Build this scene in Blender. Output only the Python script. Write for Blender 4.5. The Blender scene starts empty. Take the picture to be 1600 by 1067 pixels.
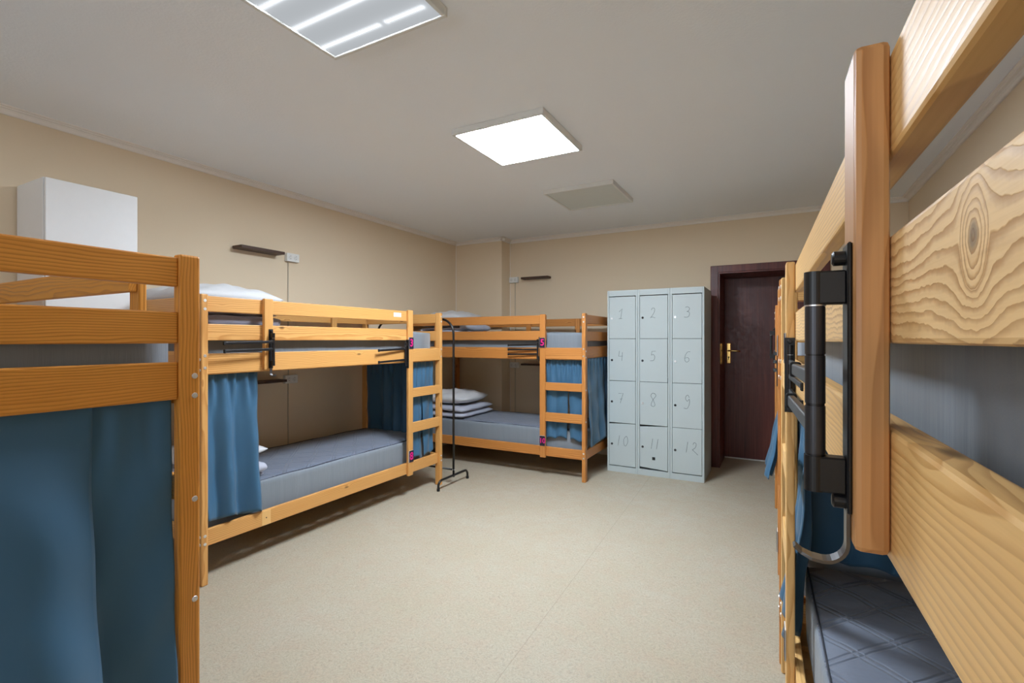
import bpy, bmesh, math, random
from mathutils import Vector, Matrix
random.seed(7)
PI = math.pi
S = bpy.context.scene
C = S.collection

# ------------------------------------------------------------------ camera, world, light, exposure
F_PX = 767.0
cam_d = bpy.data.cameras.new('camera')
cam_d.sensor_width = 36.0
cam_d.lens = F_PX / 1600 * 36.0
cam_d.shift_y = -2.5 / 1600
cam_d.clip_start = 0.02
cam = bpy.data.objects.new('camera', cam_d)
cam.location = (0, 0, 1.31)
cam.rotation_euler = (PI / 2, 0, math.atan(417 / F_PX))
C.objects.link(cam)
S.camera = cam

S.view_settings.view_transform = 'Standard'
S.view_settings.look = 'None'
S.view_settings.exposure = 0.0
S.view_settings.gamma = 1.0
S.view_settings.use_curve_mapping = False
S.cycles.use_denoising = True
S.cycles.max_bounces = 10
S.cycles.diffuse_bounces = 6

LAMP_ON = 95.0        # lit ceiling panel
LAMP_STRIP = 215.0     # led rows showing through the dim panel
LAMP_DIM = 0.5
WINDOW_FILL = 40.0      # fill lamp at an unseen window, added behind the camera
W = bpy.data.worlds.new('world')
S.world = W
W.use_nodes = True
W.node_tree.nodes['Background'].inputs[0].default_value = (0.62, 0.75, 1.0, 1)
W.node_tree.nodes['Background'].inputs[1].default_value = 0.6

# room
XL, XR, YB, YF, H = -3.67, 1.0, 5.45, -2.2, 2.565

wl = bpy.data.lights.new('added_window_fill', 'AREA')  # fill lamp, stands just outside the added window
wl.shape = 'RECTANGLE'; wl.size = 2.4; wl.size_y = 1.4
wl.energy = WINDOW_FILL; wl.color = (0.84, 0.92, 1.0)
wlo = bpy.data.objects.new('added_window_fill', wl)
wlo.location = (-1.35, YF - 0.16, 1.65); wlo.rotation_euler = (PI / 2, 0, 0)
C.objects.link(wlo)

# ------------------------------------------------------------------ node helpers
def lin(r, g, b):
    f = lambda c: (c / 255) / 12.92 if c / 255 <= 0.04045 else ((c / 255 + 0.055) / 1.055) ** 2.4
    return (f(r), f(g), f(b), 1)

class NT:
    def __init__(s, name):
        s.m = bpy.data.materials.new(name); s.m.use_nodes = True
        s.t = s.m.node_tree; s.t.nodes.clear()
        s.out = s.n('ShaderNodeOutputMaterial')
    def n(s, kind, **kw):
        nd = s.t.nodes.new(kind)
        for k, v in kw.items():
            if k == 'i':
                for a, b in v.items():
                    if hasattr(b, 'is_output'): s.t.links.new(b, nd.inputs[a])
                    else: nd.inputs[a].default_value = b
            else: setattr(nd, k, v)
        return nd
    def math(s, op, a, b=0.0, c=None, clamp=False):
        i = {0: a, 1: b}
        if c is not None: i[2] = c
        return s.n('ShaderNodeMath', operation=op, use_clamp=clamp, i=i).outputs[0]
    def vmath(s, op, a, b=(0, 0, 0)):
        nd = s.n('ShaderNodeVectorMath', operation=op, i={0: a, 1: b})
        return nd.outputs['Value'] if op in ('LENGTH', 'DISTANCE') else nd.outputs[0]
    def noise(s, vec, scale, detail=3, rough=0.55):
        return s.n('ShaderNodeTexNoise', i={'Vector': vec, 'Scale': scale, 'Detail': detail, 'Roughness': rough})
    def mix(s, f, a, b, blend='MIX'):
        nd = s.n('ShaderNodeMix', data_type='RGBA', blend_type=blend)
        for k, v in ((0, f), (6, a), (7, b)):
            if hasattr(v, 'is_output'): s.t.links.new(v, nd.inputs[k])
            else: nd.inputs[k].default_value = v
        return nd.outputs[2]
    def ramp(s, f, stops, interp='LINEAR'):
        nd = s.n('ShaderNodeValToRGB', i={0: f}); r = nd.color_ramp; r.interpolation = interp
        while len(r.elements) < len(stops): r.elements.new(0.5)
        for e, (p, c) in zip(r.elements, stops):
            e.position = p; e.color = c if len(c) == 4 else (*c, 1)
        return nd.outputs[0]
    def mapr(s, v, a, b, c=0.0, d=1.0, interp='LINEAR'):
        return s.n('ShaderNodeMapRange', interpolation_type=interp, i={0: v, 1: a, 2: b, 3: c, 4: d}).outputs[0]
    def obj(s): return s.n('ShaderNodeTexCoord').outputs['Object']
    def bump(s, h, strength, dist=0.01):
        return s.n('ShaderNodeBump', i={'Height': h, 'Strength': strength, 'Distance': dist}).outputs[0]
    def bsdf(s, color, rough=0.6, metal=0.0, normal=None, spec=0.5, sheen=0.0, **extra):
        nd = s.n('ShaderNodeBsdfPrincipled', i={'Base Color': color, 'Roughness': rough, 'Metallic': metal, 'Specular IOR Level': spec})
        if normal is not None: s.t.links.new(normal, nd.inputs['Normal'])
        if sheen: nd.inputs['Sheen Weight'].default_value = sheen
        for k, v in extra.items(): nd.inputs[k.replace('_', ' ')].default_value = v
        s.t.links.new(nd.outputs[0], s.out.inputs[0])
        return s.m

def plain(name, rgb, rough=0.5, metal=0.0, spec=0.5, var=0.06, scale=25):
    t = NT(name)
    nz = t.noise(t.obj(), scale)
    c = lin(*rgb)
    d = tuple(x * (1 - var * 2) for x in c[:3]) + (1,)
    col = t.mix(nz.outputs[0], d, c)
    return t.bsdf(col, rough, metal, spec=spec)

def wood(name, light, dark, tint, rough=0.42, ring=0.0072, contrast=1.0, knot=None):
    t = NT(name)
    g = t.n('ShaderNodeAttribute', attribute_type='GEOMETRY', attribute_name='grain').outputs['Vector']
    sep = t.n('ShaderNodeSeparateXYZ', i={0: g})
    X, Y, Z = sep.outputs
    wv = t.vmath('MULTIPLY', g, (1.6, 7, 7))
    wn = t.noise(wv, 1.0, 3, 0.5)
    warp = t.math('MULTIPLY', t.math('SUBTRACT', wn.outputs[0], 0.5), 0.055)
    flat = t.vmath('MULTIPLY', g, (0, 1, 1))
    r = t.math('ADD', t.vmath('LENGTH', flat), warp)
    kv = t.vmath('MULTIPLY', g, (2.6, 8.0, 8.0))
    vor = t.n('ShaderNodeTexVoronoi', voronoi_dimensions='3D', i={'Vector': kv, 'Scale': 1.0, 'Randomness': 1.0})
    d = vor.outputs['Distance']
    swell = t.mapr(d, 0.0, 0.2, 0.014, 0.0, 'SMOOTHERSTEP')
    r = t.math('SUBTRACT', r, swell)
    core = t.mapr(d, 0.04, 0.085, 1.0, 0.0, 'SMOOTHSTEP')
    if knot:
        kx, ky, kz, sz = knot
        dl = t.vmath('MULTIPLY', t.vmath('SUBTRACT', g, (kx, ky, kz)), (1.1, 0.1, 0.80))
        nz = t.noise(g, 40, 3)
        dl = t.vmath('ADD', dl, t.vmath('MULTIPLY', t.vmath('SUBTRACT', nz.outputs['Color'], (.5, .5, .5)), (0.008, 0.0, 0.008)))
        dd = t.vmath('LENGTH', dl)
        n5 = t.noise(t.vmath('MULTIPLY', g, (9, 9, 26)), 1.0, 2)
        wz = t.math('MULTIPLY', t.math('SUBTRACT', n5.outputs[0], 0.5), 0.014)
        dz = t.n('ShaderNodeSeparateXYZ', i={0: dl}).outputs[2]
        ratio = t.math('DIVIDE', sz * sz, t.math('MAXIMUM', t.math('MULTIPLY', dd, dd), 1e-6))
        psi = t.math('MULTIPLY', dz, t.math('SUBTRACT', 1.0, ratio))
        far = t.mapr(dd, sz, sz * 2.5, 0.0, 1.0)
        psi = t.math('ADD', psi, t.math('MULTIPLY', wz, far))
        inside = t.math('LESS_THAN', dd, sz)
        ring_in = t.math('MULTIPLY', t.math('SUBTRACT', dd, sz), 1.5)
        r = t.math('ADD', t.math('MULTIPLY', psi, t.math('SUBTRACT', 1.0, inside)), t.math('MULTIPLY', ring_in, inside))
        core = t.mapr(dd, 0.004, 0.009, 0.8, 0.0, 'SMOOTHSTEP')
    ph = t.math('FRACT', t.math('DIVIDE', r, ring))
    late = t.ramp(ph, [(0.0, (0, 0, 0)), (0.45, (0.12,) * 3), (0.80, (0.85,) * 3), (0.93, (1, 1, 1)), (1.0, (0, 0, 0))])
    fv = t.vmath('MULTIPLY', g, (5, 260, 260))
    fib = t.noise(fv, 1.0, 2)
    big = t.noise(t.vmath('MULTIPLY', g, (1.2, 10, 10)), 1.0, 2)
    f = t.math('ADD', t.math('MULTIPLY', late, 0.72 * contrast), t.math('MULTIPLY', t.math('SUBTRACT', fib.outputs[0], 0.5), 0.5), clamp=True)
    col = t.mix(f, lin(*light), lin(*dark))
    col = t.mix(t.mapr(big.outputs[0], 0.35, 0.7, 0.0, 0.45), col, lin(*tint))
    col = t.mix(t.math('MULTIPLY', core, 0.85), col, lin(*(int(x * 0.42) for x in dark)))
    rg = t.mapr(late, 0, 1, rough + 0.06, rough - 0.06)
    hgt = t.math('ADD', t.math('MULTIPLY', late, -0.5), t.math('MULTIPLY', fib.outputs[0], 0.5))
    return t.bsdf(col, rg, normal=t.bump(hgt, 0.12, 0.002), spec=0.4)

PINE_HONEY = wood('pine_honey', (222, 168, 100), (176, 114, 54), (206, 146, 76), ring=0.010, contrast=1.0)
PINE_ORANGE = wood('pine_orange', (206, 140, 74), (152, 90, 38), (190, 120, 54), ring=0.010, contrast=1.0)
PINE_AMBER = wood('pine_amber', (220, 150, 62), (158, 92, 26), (204, 128, 42), contrast=0.9)
PINE_PALE = wood('pine_pale', (238, 194, 128), (198, 144, 78), (228, 178, 108), contrast=1.0)
PINE_BROWN = wood('pine_reddish', (206, 152, 96), (152, 100, 56), (190, 132, 80), contrast=0.8)
PINE_KNOT = wood('pine_with_knot', (244, 204, 144), (186, 134, 78), (234, 188, 122), contrast=1.1, ring=0.0066, knot=(1.909, 0.03, 1.362, 0.021))

def fabric(name, rgb, rough=0.8, wr=(10, 10, 2), ws=0.25, wd=0.01, sheen=0.2, weave=0.0, dark=0.82):
    t = NT(name)
    o = t.obj()
    n1 = t.noise(t.vmath('MULTIPLY', o, wr), 1.0, 4, 0.6)
    n2 = t.noise(o, 420, 2)
    h = t.math('ADD', n1.outputs[0], t.math('MULTIPLY', n2.outputs[0], 0.04))
    c = lin(*rgb)
    col = t.mix(n1.outputs[0], tuple(x * dark for x in c[:3]) + (1,), c)
    if weave: col = t.mix(t.math('MULTIPLY', n2.outputs[0], weave), col, tuple(min(1, x * 1.7) for x in c[:3]) + (1,))
    return t.bsdf(col, rough, normal=t.bump(h, ws, wd), sheen=sheen, spec=0.3)

def quilt(name, rgb, wrinkle=0.5):
    t = NT(name)
    o = t.obj()
    sp = t.n('ShaderNodeSeparateXYZ', i={0: o})
    X, Y, Z = sp.outputs
    w1 = t.noise(o, 5, 2)
    off = t.math('MULTIPLY', w1.outputs[0], 0.05)
    def seam(sgn):
        v = t.math('ADD', t.math('ADD', t.math('MULTIPLY', Y, sgn), X), off)
        q = t.math('ABSOLUTE', t.math('SUBTRACT', t.math('FRACT', t.math('DIVIDE', v, 0.20)), 0.5))
        q2 = t.math('ABSOLUTE', t.math('SUBTRACT', q, 0.07))
        return t.mapr(q2, 0.0, 0.05, 0.0, 1.0, 'SMOOTHSTEP')
    s = t.math('MINIMUM', seam(1.0), seam(-1.0))
    wv = t.noise(t.vmath('MULTIPLY', o, (22, 7, 7)), 1.0, 4, 0.6)
    fine = t.noise(o, 30, 3)
    h = t.math('ADD', t.math('MULTIPLY', s, 0.8), t.math('ADD', t.math('MULTIPLY', wv.outputs[0], wrinkle), t.math('MULTIPLY', fine.outputs[0], 0.25)))
    c = lin(*rgb)
    col = t.mix(wv.outputs[0], tuple(x * 0.85 for x in c[:3]) + (1,), c)
    return t.bsdf(col, 0.62, normal=t.bump(h, 0.55, 0.012), sheen=0.25, spec=0.35)

SHEET = fabric('grey_sheet', (132, 140, 148), 0.7, (26, 26, 2.2), 0.4, 0.008)
QUILT = quilt('grey_quilt', (112, 120, 136))
PIPING = plain('piping_grey', (60, 64, 74), 0.8)
CURTAIN = fabric('teal_blue_curtain', (64, 104, 134), 0.42, (7, 7, 3), 0.12, 0.01, sheen=0.1, dark=0.88)
HEM = fabric('curtain_hem', (84, 132, 160), 0.5, (7, 7, 3), 0.1, 0.01)
PILLOW_W = fabric('white_pillow', (214, 214, 216), 0.85, (12, 5, 12), 0.5, 0.012)
BLANKET_W = fabric('lilac_white_blanket', (190, 192, 206), 0.85, (14, 6, 14), 0.5, 0.012)
BLANKET_G = fabric('grey_blanket', (150, 148, 162), 0.85, (8, 3, 10), 0.5, 0.012)
BLACK = plain('black_powder_coat', (22, 22, 24), 0.38, 0.0, 0.5)
BLACK_TUBE = plain('black_painted_steel', (20, 20, 22), 0.3)
GREY_BAR = plain('dark_grey_bar', (70, 70, 74), 0.35, 0.6)
CHROME = plain('chrome_steel', (235, 235, 235), 0.38, 0.9)
HOOK_M = plain('worn_steel_hook', (120, 120, 122), 0.28, 0.9)
BRASS = plain('polished_brass', (236, 196, 120), 0.2, 1.0)
LOCKER = plain('pale_grey_enamel', (184, 194, 194), 0.42, 0.0, 0.5, 0.02, 6)
LOCKER_IN = plain('locker_interior', (50, 52, 52), 0.7)
LOCK_DARK = plain('dark_cam_lock', (44, 44, 46), 0.35, 0.7)
INK = plain('pencil_mark', (92, 98, 102), 0.9, 0, 0.1)
WHITE_LAM = plain('white_laminate', (232, 232, 232), 0.4, 0, 0.5, 0.02)
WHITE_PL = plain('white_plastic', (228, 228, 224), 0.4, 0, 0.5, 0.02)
WHITE_METAL = plain('white_painted_metal', (222, 222, 218), 0.4, 0, 0.5, 0.02)
DARK_HOLE = plain('socket_hole', (30, 30, 30), 0.8)
SHELF_BR = plain('dark_brown_shelf', (72, 48, 36), 0.5)
PLATE_D = plain('dark_navy_plate', (38, 34, 50), 0.4)
PINK = plain('magenta_digits', (232, 24, 134), 0.5)
PAPER = plain('paper_sticker', (238, 226, 204), 0.8)
TRIM_M = plain('trim_white', (238, 232, 224), 0.6, 0, 0.4, 0.04)
CABLE_M = plain('beige_cable', (196, 184, 164), 0.6)
RUBBER = plain('black_rubber', (26, 26, 26), 0.8)

def mahogany(name):
    t = NT(name)
    o = t.obj()
    n1 = t.noise(t.vmath('MULTIPLY', o, (60, 60, 1.6)), 1.0, 4, 0.6)
    n2 = t.noise(t.vmath('MULTIPLY', o, (7, 7, 0.7)), 1.0, 3)
    n3 = t.noise(o, 26, 4, 0.7)
    f = t.math('ADD', t.math('MULTIPLY', n1.outputs[0], 0.6), t.math('MULTIPLY', n2.outputs[0], 0.5), clamp=True)
    col = t.ramp(f, [(0.3, lin(58, 22, 18)), (0.55, lin(98, 42, 34)), (0.8, lin(128, 64, 50))])
    rg = t.mapr(n3.outputs[0], 0.3, 0.7, 0.3, 0.48)
    return t.bsdf(col, rg, normal=t.bump(n3.outputs[0], 0.12, 0.004), spec=0.5)
MAHOG = mahogany('mahogany_veneer')

def wallpaint(name, rgb, rgb2, bs=0.08):
    t = NT(name)
    o = t.obj()
    n1 = t.noise(o, 1.1, 4)
    n2 = t.noise(o, 90, 3)
    n3 = t.noise(t.vmath('MULTIPLY', o, (14, 14, 3)), 1.0, 3)
    col = t.mix(n1.outputs[0], lin(*rgb), lin(*rgb2))
    h = t.math('ADD', t.math('MULTIPLY', n2.outputs[0], 0.5), t.math('MULTIPLY', n3.outputs[0], 0.5))
    return t.bsdf(col, 0.72, normal=t.bump(h, bs, 0.006), spec=0.25)
WALL_M = wallpaint('beige_wall_paint', (222, 204, 176), (228, 210, 183))
CEIL_M = wallpaint('ceiling_paint', (235, 238, 242), (240, 243, 247), 0.28)

def floor_mat():
    t = NT('mottled_linoleum')
    o = t.obj()
    n1 = t.noise(o, 2.2, 4, 0.6)
    n2 = t.noise(o, 11, 5, 0.65)
    wv = t.vmath('ADD', t.vmath('MULTIPLY', o, (1, 1, 1)), t.vmath('MULTIPLY', t.noise(o, 16, 2).outputs['Color'], (0.07, 0.07, 0)))
    n3 = t.noise(t.vmath('MULTIPLY', wv, (80, 160, 1)), 1.0, 4, 0.7)
    n4 = t.noise(t.vmath('MULTIPLY', wv, (165, 75, 1)), 1.0, 4, 0.7)
    n5 = t.noise(o, 75, 4, 0.7)
    col = t.mix(t.mapr(n1.outputs[0], 0.35, 0.65), lin(179, 169, 147), lin(183, 175, 156))
    col = t.mix(t.mapr(n2.outputs[0], 0.42, 0.72, 0, 0.6), col, lin(185, 164, 143))
    col = t.mix(t.mapr(n3.outputs[0], 0.46, 0.68, 0, 0.5), col, lin(129, 127, 116))
    col = t.mix(t.mapr(n4.outputs[0], 0.47, 0.68, 0, 0.45), col, lin(146, 128, 106))
    col = t.mix(t.mapr(n5.outputs[0], 0.60, 0.74, 0, 0.35), col, lin(112, 106, 99))
    col = t.mix(t.mapr(n5.outputs[0], 0.42, 0.28, 0, 0.3), col, lin(201, 195, 182))
    X = t.n('ShaderNodeSeparateXYZ', i={0: o}).outputs[0]
    Y = t.n('ShaderNodeSeparateXYZ', i={0: o}).outputs[1]
    line = t.math('ADD', X, t.math('MULTIPLY', Y, 0.042))
    dl = t.math('ABSOLUTE', t.math('ADD', line, 0.884))
    seam = t.mapr(dl, 0.0006, 0.0024, 0.4, 0.0)
    col = t.mix(seam, col, lin(122, 105, 89))
    rg = t.mapr(n2.outputs[0], 0.3, 0.7, 0.46, 0.6)
    return t.bsdf(col, rg, spec=0.35, normal=t.bump(n5.outputs[0], 0.05, 0.003))
FLOOR_M = floor_mat()

def emit(name, rgb, strength):
    t = NT(name)
    e = t.n('ShaderNodeEmission', i={0: (*rgb, 1), 1: strength})
    t.t.links.new(e.outputs[0], t.out.inputs[0])
    return t.m
LAMP_M = emit('lit_diffuser', (0.85, 0.96, 1.08), LAMP_ON)

LED_ROWS = [(0.215, -0.275, 0.030), (0.215, 0.075, 0.245), (0.075, -0.275, 0.245), (-0.065, -0.275, 0.245), (-0.205, -0.275, 0.245)]
def strip_panel():
    # frosted diffuser that glows softly around the led rows behind it
    t = NT('dim_diffuser')
    o = t.obj()
    sp = t.n('ShaderNodeSeparateXYZ', i={0: o}); X, Y, Z = sp.outputs
    tot = LAMP_DIM
    for y, a, b in LED_ROWS:
        cx, hw = (a + b) / 2, (b - a) / 2
        dx = t.math('MAXIMUM', t.math('SUBTRACT', t.math('ABSOLUTE', t.math('SUBTRACT', X, cx)), hw), 0.0)
        dy = t.math('SUBTRACT', Y, y)
        d2 = t.math('ADD', t.math('MULTIPLY', dx, dx), t.math('MULTIPLY', dy, dy))
        g1 = t.math('POWER', 2.718, t.math('DIVIDE', d2, -0.011 ** 2))
        g2 = t.math('POWER', 2.718, t.math('DIVIDE', d2, -0.03 ** 2))
        tot = t.math('ADD', tot, t.math('ADD', t.math('MULTIPLY', g1, 0.9), t.math('MULTIPLY', g2, 0.12)))
    e = t.n('ShaderNodeEmission', i={0: (0.90, 0.95, 1.0, 1), 1: tot})
    t.t.links.new(e.outputs[0], t.out.inputs[0])
    return t.m
LED_M = emit('led_row', (0.85, 0.96, 1.08), LAMP_STRIP)
STRIP_M = strip_panel()
OFF_M = plain('frosted_diffuser', (206, 210, 206), 0.35, 0, 0.5, 0.02)

# ------------------------------------------------------------------ mesh helpers
def link(name, me, mats, parent=None):
    o = bpy.data.objects.new(name, me)
    for m in (mats if isinstance(mats, (list, tuple)) else [mats]): me.materials.append(m)
    C.objects.link(o)
    if parent is not None: o.parent = parent
    return o

def obj(name, bm, mat, parent=None, smooth=False):
    me = bpy.data.meshes.new(name)
    bmesh.ops.recalc_face_normals(bm, faces=bm.faces)
    bm.to_mesh(me); bm.free()
    if smooth: me.polygons.foreach_set('use_smooth', [True] * len(me.polygons))
    return link(name, me, mat, parent)

def empty(name, loc=(0, 0, 0), rz=0.0):
    o = bpy.data.objects.new(name, None)
    o.empty_display_size = 0.1
    o.location = loc; o.rotation_euler = (0, 0, rz)
    C.objects.link(o)
    return o

def tag(o, label, cat, group=None):
    o['label'] = label; o['category'] = cat
    if group: o['group'] = group
    return o

def struct(o): o['kind'] = 'structure'; return o

def base_origin(o):
    # put the object's origin at the base of its mesh
    vs = o.data.vertices
    lo = [min(v.co[k] for v in vs) for k in range(3)]; hi = [max(v.co[k] for v in vs) for k in range(3)]
    p = Vector(((lo[0] + hi[0]) / 2, (lo[1] + hi[1]) / 2, lo[2]))
    o.data.transform(Matrix.Translation(-p)); o.location = p
    return o

def box(bm, x0, x1, y0, y1, z0, z1, bev=0.0, seg=1):
    vs = [bm.verts.new((x, y, z)) for x in (x0, x1) for y in (y0, y1) for z in (z0, z1)]
    fs = [bm.faces.new([vs[i] for i in q]) for q in ((0, 1, 3, 2), (4, 6, 7, 5), (0, 4, 5, 1), (2, 3, 7, 6), (0, 2, 6, 4), (1, 5, 7, 3))]
    if bev:
        es = list({e for f in fs for e in f.edges})
        bmesh.ops.bevel(bm, geom=es, offset=bev, segments=seg, affect='EDGES', profile=0.5)
    return bm

def boxbm(*a, **k):
    return box(bmesh.new(), *a, **k)

def cyl(bm, p0, p1, r0, r1=None, n=16, caps=True):
    p0, p1 = Vector(p0), Vector(p1); r1 = r0 if r1 is None else r1
    q = (p1 - p0).to_track_quat('Z', 'Y')
    rings = []
    for p, r in ((p0, r0), (p1, r1)):
        rings.append([bm.verts.new(p + q @ Vector((r * math.cos(2 * PI * k / n), r * math.sin(2 * PI * k / n), 0))) for k in range(n)])
    for k in range(n):
        bm.faces.new([rings[0][k], rings[0][(k + 1) % n], rings[1][(k + 1) % n], rings[1][k]])
    if caps:
        bm.faces.new(rings[0][::-1]); bm.faces.new(rings[1])
    return bm

def tube(bm, pts, r, n=10, flat=None):
    pts = [Vector(p) for p in pts]
    rings = []
    up = None
    for i, p in enumerate(pts):
        t = (pts[min(i + 1, len(pts) - 1)] - pts[max(i - 1, 0)]).normalized()
        if up is None:
            up = Vector((0, 0, 1)) if abs(t.z) < 0.9 else Vector((1, 0, 0))
        a = t.cross(up).normalized(); b = a.cross(t).normalized(); up = b
        rings.append([bm.verts.new(p + a * (r * math.cos(2 * PI * k / n)) + b * (r * math.sin(2 * PI * k / n))) for k in range(n)])
    for i in range(len(rings) - 1):
        for k in range(n):
            bm.faces.new([rings[i][k], rings[i][(k + 1) % n], rings[i + 1][(k + 1) % n], rings[i + 1][k]])
    bm.faces.new(rings[0][::-1]); bm.faces.new(rings[-1])
    return bm

def arc(c, u, v, r, a0, a1, n=8):
    c, u, v = Vector(c), Vector(u), Vector(v)
    return [c + u * (r * math.cos(a0 + (a1 - a0) * i / n)) + v * (r * math.sin(a0 + (a1 - a0) * i / n)) for i in range(n + 1)]

def board(name, parent, x, y, z, axis, mat, bev=0.004, off=None):
    """a planed wooden board with grain running along the given axis"""
    bm = boxbm(x[0], x[1], y[0], y[1], z[0], z[1], bev=bev, seg=2)
    me = bpy.data.meshes.new(name)
    bmesh.ops.recalc_face_normals(bm, faces=bm.faces)
    bm.to_mesh(me); bm.free()
    ctr = Vector(((x[0] + x[1]) / 2, (y[0] + y[1]) / 2, (z[0] + z[1]) / 2))
    if off is None:
        sgn = random.choice((-1, 1))
        off = Vector((random.uniform(0, 60), sgn * random.uniform(0.02, 0.06), random.choice((-1, 1)) * random.uniform(0.02, 0.12)))
        wide = None
        base = ctr
    else:
        base = Vector((0, 0, 0)); off = Vector(off)
    at = me.attributes.new('grain', 'FLOAT_VECTOR', 'POINT')
    dat = []
    for v in me.vertices:
        c = v.co - base
        if axis == 'x': q = (c.x, c.y, c.z)
        elif axis == 'y': q = (c.y, c.x, c.z)
        else: q = (c.z, c.y, c.x) if (y[1] - y[0]) < (x[1] - x[0]) else (c.z, c.x, c.y)
        dat += [q[0] + off.x, q[1] + off.y, q[2] + off.z]
    at.data.foreach_set('vector', dat)
    return link(name, me, mat, parent)

_digit_cache = {}
def digits(text, size, parent, M, name='number'):
    cu = bpy.data.curves.new('t', 'FONT'); cu.body = text; cu.size = size
    cu.align_x = 'CENTER'; cu.align_y = 'CENTER'; cu.extrude = 0.0006; cu.offset = size * 0.018
    to = bpy.data.objects.new('t', cu); C.objects.link(to)
    dg = bpy.context.evaluated_depsgraph_get(); dg.update()
    me = bpy.data.meshes.new_from_object(to.evaluated_get(dg))
    bpy.data.objects.remove(to); bpy.data.curves.remove(cu)
    me.name = name; me.transform(M)
    me.materials.clear()
    return link(name, me, PINK, parent)

# ------------------------------------------------------------------ room shell
o = struct(obj('floor', boxbm(XL - 0.2, XR + 0.2, YF - 0.2, YB + 0.75, -0.1, 0), FLOOR_M))
o = struct(obj('ceiling', boxbm(XL - 0.2, XR + 0.2, YF - 0.2, YB + 0.75, H, H + 0.1), CEIL_M))
struct(obj('wall_left', boxbm(XL - 0.15, XL, YF, YB, 0, H), WALL_M))
struct(obj('wall_right', boxbm(XR, XR + 0.15, YF, YB, 0, H), WALL_M))
DX0, DX1, DZ = -0.545, 0.345, 2.0            # door opening
bm = bmesh.new()
box(bm, XL - 0.15, DX0, YB, YB + 0.62, 0, H)
box(bm, DX1, XR + 0.15, YB, YB + 0.62, 0, H)
box(bm, DX0, DX1, YB, YB + 0.62, DZ, H)
box(bm, DX0, DX1, YB + 0.56, YB + 0.62, 0, DZ)
struct(obj('wall_back', bm, WALL_M))
struct(obj('wall_chimney', boxbm(XL, -2.99, 5.235, YB, 0, H), WALL_M))
# front wall behind the camera; its window is added to let in fill light
WX0, WX1, WZ0, WZ1 = -2.55, -0.15, 0.95, 2.35
bm = bmesh.new()
box(bm, XL - 0.15, WX0, YF - 0.15, YF, 0, H); box(bm, WX1, XR + 0.15, YF - 0.15, YF, 0, H)
box(bm, WX0, WX1, YF - 0.15, YF, 0, WZ0); box(bm, WX0, WX1, YF - 0.15, YF, WZ1, H)
struct(obj('wall_front', bm, WALL_M))
bm = bmesh.new()
for a, b in ((WX0, WX0 + 0.06), (-1.38, -1.32), (WX1 - 0.06, WX1)): box(bm, a, b, YF - 0.09, YF - 0.04, WZ0, WZ1, bev=0.004)
for a, b in ((WZ0, WZ0 + 0.06), (WZ1 - 0.06, WZ1)): box(bm, WX0, WX1, YF - 0.088, YF - 0.042, a, b, bev=0.004)
struct(obj('added_window_1', bm, WHITE_PL))  # unseen frame, added as the opening for the fill lamp

def molding(name, p0, p1, nrm):
    """ceiling moulding from p0 to p1 (xy), nrm = direction into the room"""
    prof = [(0, -0.040), (0.010, -0.040), (0.013, -0.034), (0.013, -0.022), (0.020, -0.014), (0.034, -0.013), (0.036, -0.008), (0.052, -0.006), (0.052, 0), (0, 0)]
    bm = bmesh.new(); rr = []
    for p in (p0, p1):
        rr.append([bm.verts.new((p[0] + nrm[0] * a, p[1] + nrm[1] * a, H + b)) for a, b in prof])
    n = len(prof)
    for k in range(n): bm.faces.new([rr[0][k], rr[0][(k + 1) % n], rr[1][(k + 1) % n], rr[1][k]])
    bm.faces.new(rr[0]); bm.faces.new(rr[1][::-1])
    return struct(obj(name, bm, TRIM_M))
molding('trim_1', (XL, YF), (XL, 5.235), (1, 0))
molding('trim_2', (XL, 5.235), (-2.938, 5.235), (0, -1))
molding('trim_3', (-2.99, 5.183), (-2.99, YB), (1, 0))
molding('trim_4', (-2.99, YB), (XR, YB), (0, -1))
molding('trim_5', (XR, YB), (XR, YF), (-1, 0))
struct(obj('baseboard_back', boxbm(-2.99, -0.62, YB - 0.012, YB, 0, 0.06, bev=0.003), TRIM_M))
struct(obj('baseboard_left', boxbm(XL, XL + 0.012, YF, 5.235, 0, 0.06, bev=0.003), TRIM_M))
struct(obj('baseboard_right', boxbm(XR - 0.012, XR, YF, YB, 0, 0.06, bev=0.003), TRIM_M))
# thin caulk lines down the corner and the chimney edge
struct(obj('trim_6', cyl(bmesh.new(), (XL + 0.002, 5.233, 0), (XL + 0.002, 5.233, H - 0.04), 0.004, n=6), TRIM_M))
struct(obj('trim_7', cyl(bmesh.new(), (-2.988, YB - 0.002, 0.06), (-2.988, YB - 0.002, H - 0.04), 0.004, n=6), TRIM_M))

# door set deep in the back wall
LY = YB + 0.50
bm = boxbm(DX0 + 0.012, DX1 - 0.012, LY, LY + 0.04, 0.012, DZ - 0.012, bev=0.002)
door = struct(obj('door_1', bm, MAHOG))
bm = bmesh.new()
for a, b in ((DX0 - 0.075, DX0 + 0.0), (DX1, DX1 + 0.075)): box(bm, a, b, YB - 0.022, YB, 0, DZ + 0.07, bev=0.004)
box(bm, DX0 - 0.075, DX1 + 0.075, YB - 0.021, YB, DZ, DZ + 0.071, bev=0.004)
obj('door_casing', bm, MAHOG, door)
bm = bmesh.new()
box(bm, DX0, DX0 + 0.012, YB - 0.015, LY + 0.05, 0, DZ); box(bm, DX1 - 0.012, DX1, YB - 0.015, LY + 0.05, 0, DZ)
box(bm, DX0, DX1, YB - 0.014, LY + 0.05, DZ - 0.012, DZ)
obj('door_jamb', bm, MAHOG, door)
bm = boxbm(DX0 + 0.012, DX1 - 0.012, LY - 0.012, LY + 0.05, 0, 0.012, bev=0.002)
obj('under_door_light_strip', bm, WHITE_PL, door)  # white strip stands in for corridor light showing under the door
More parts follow.
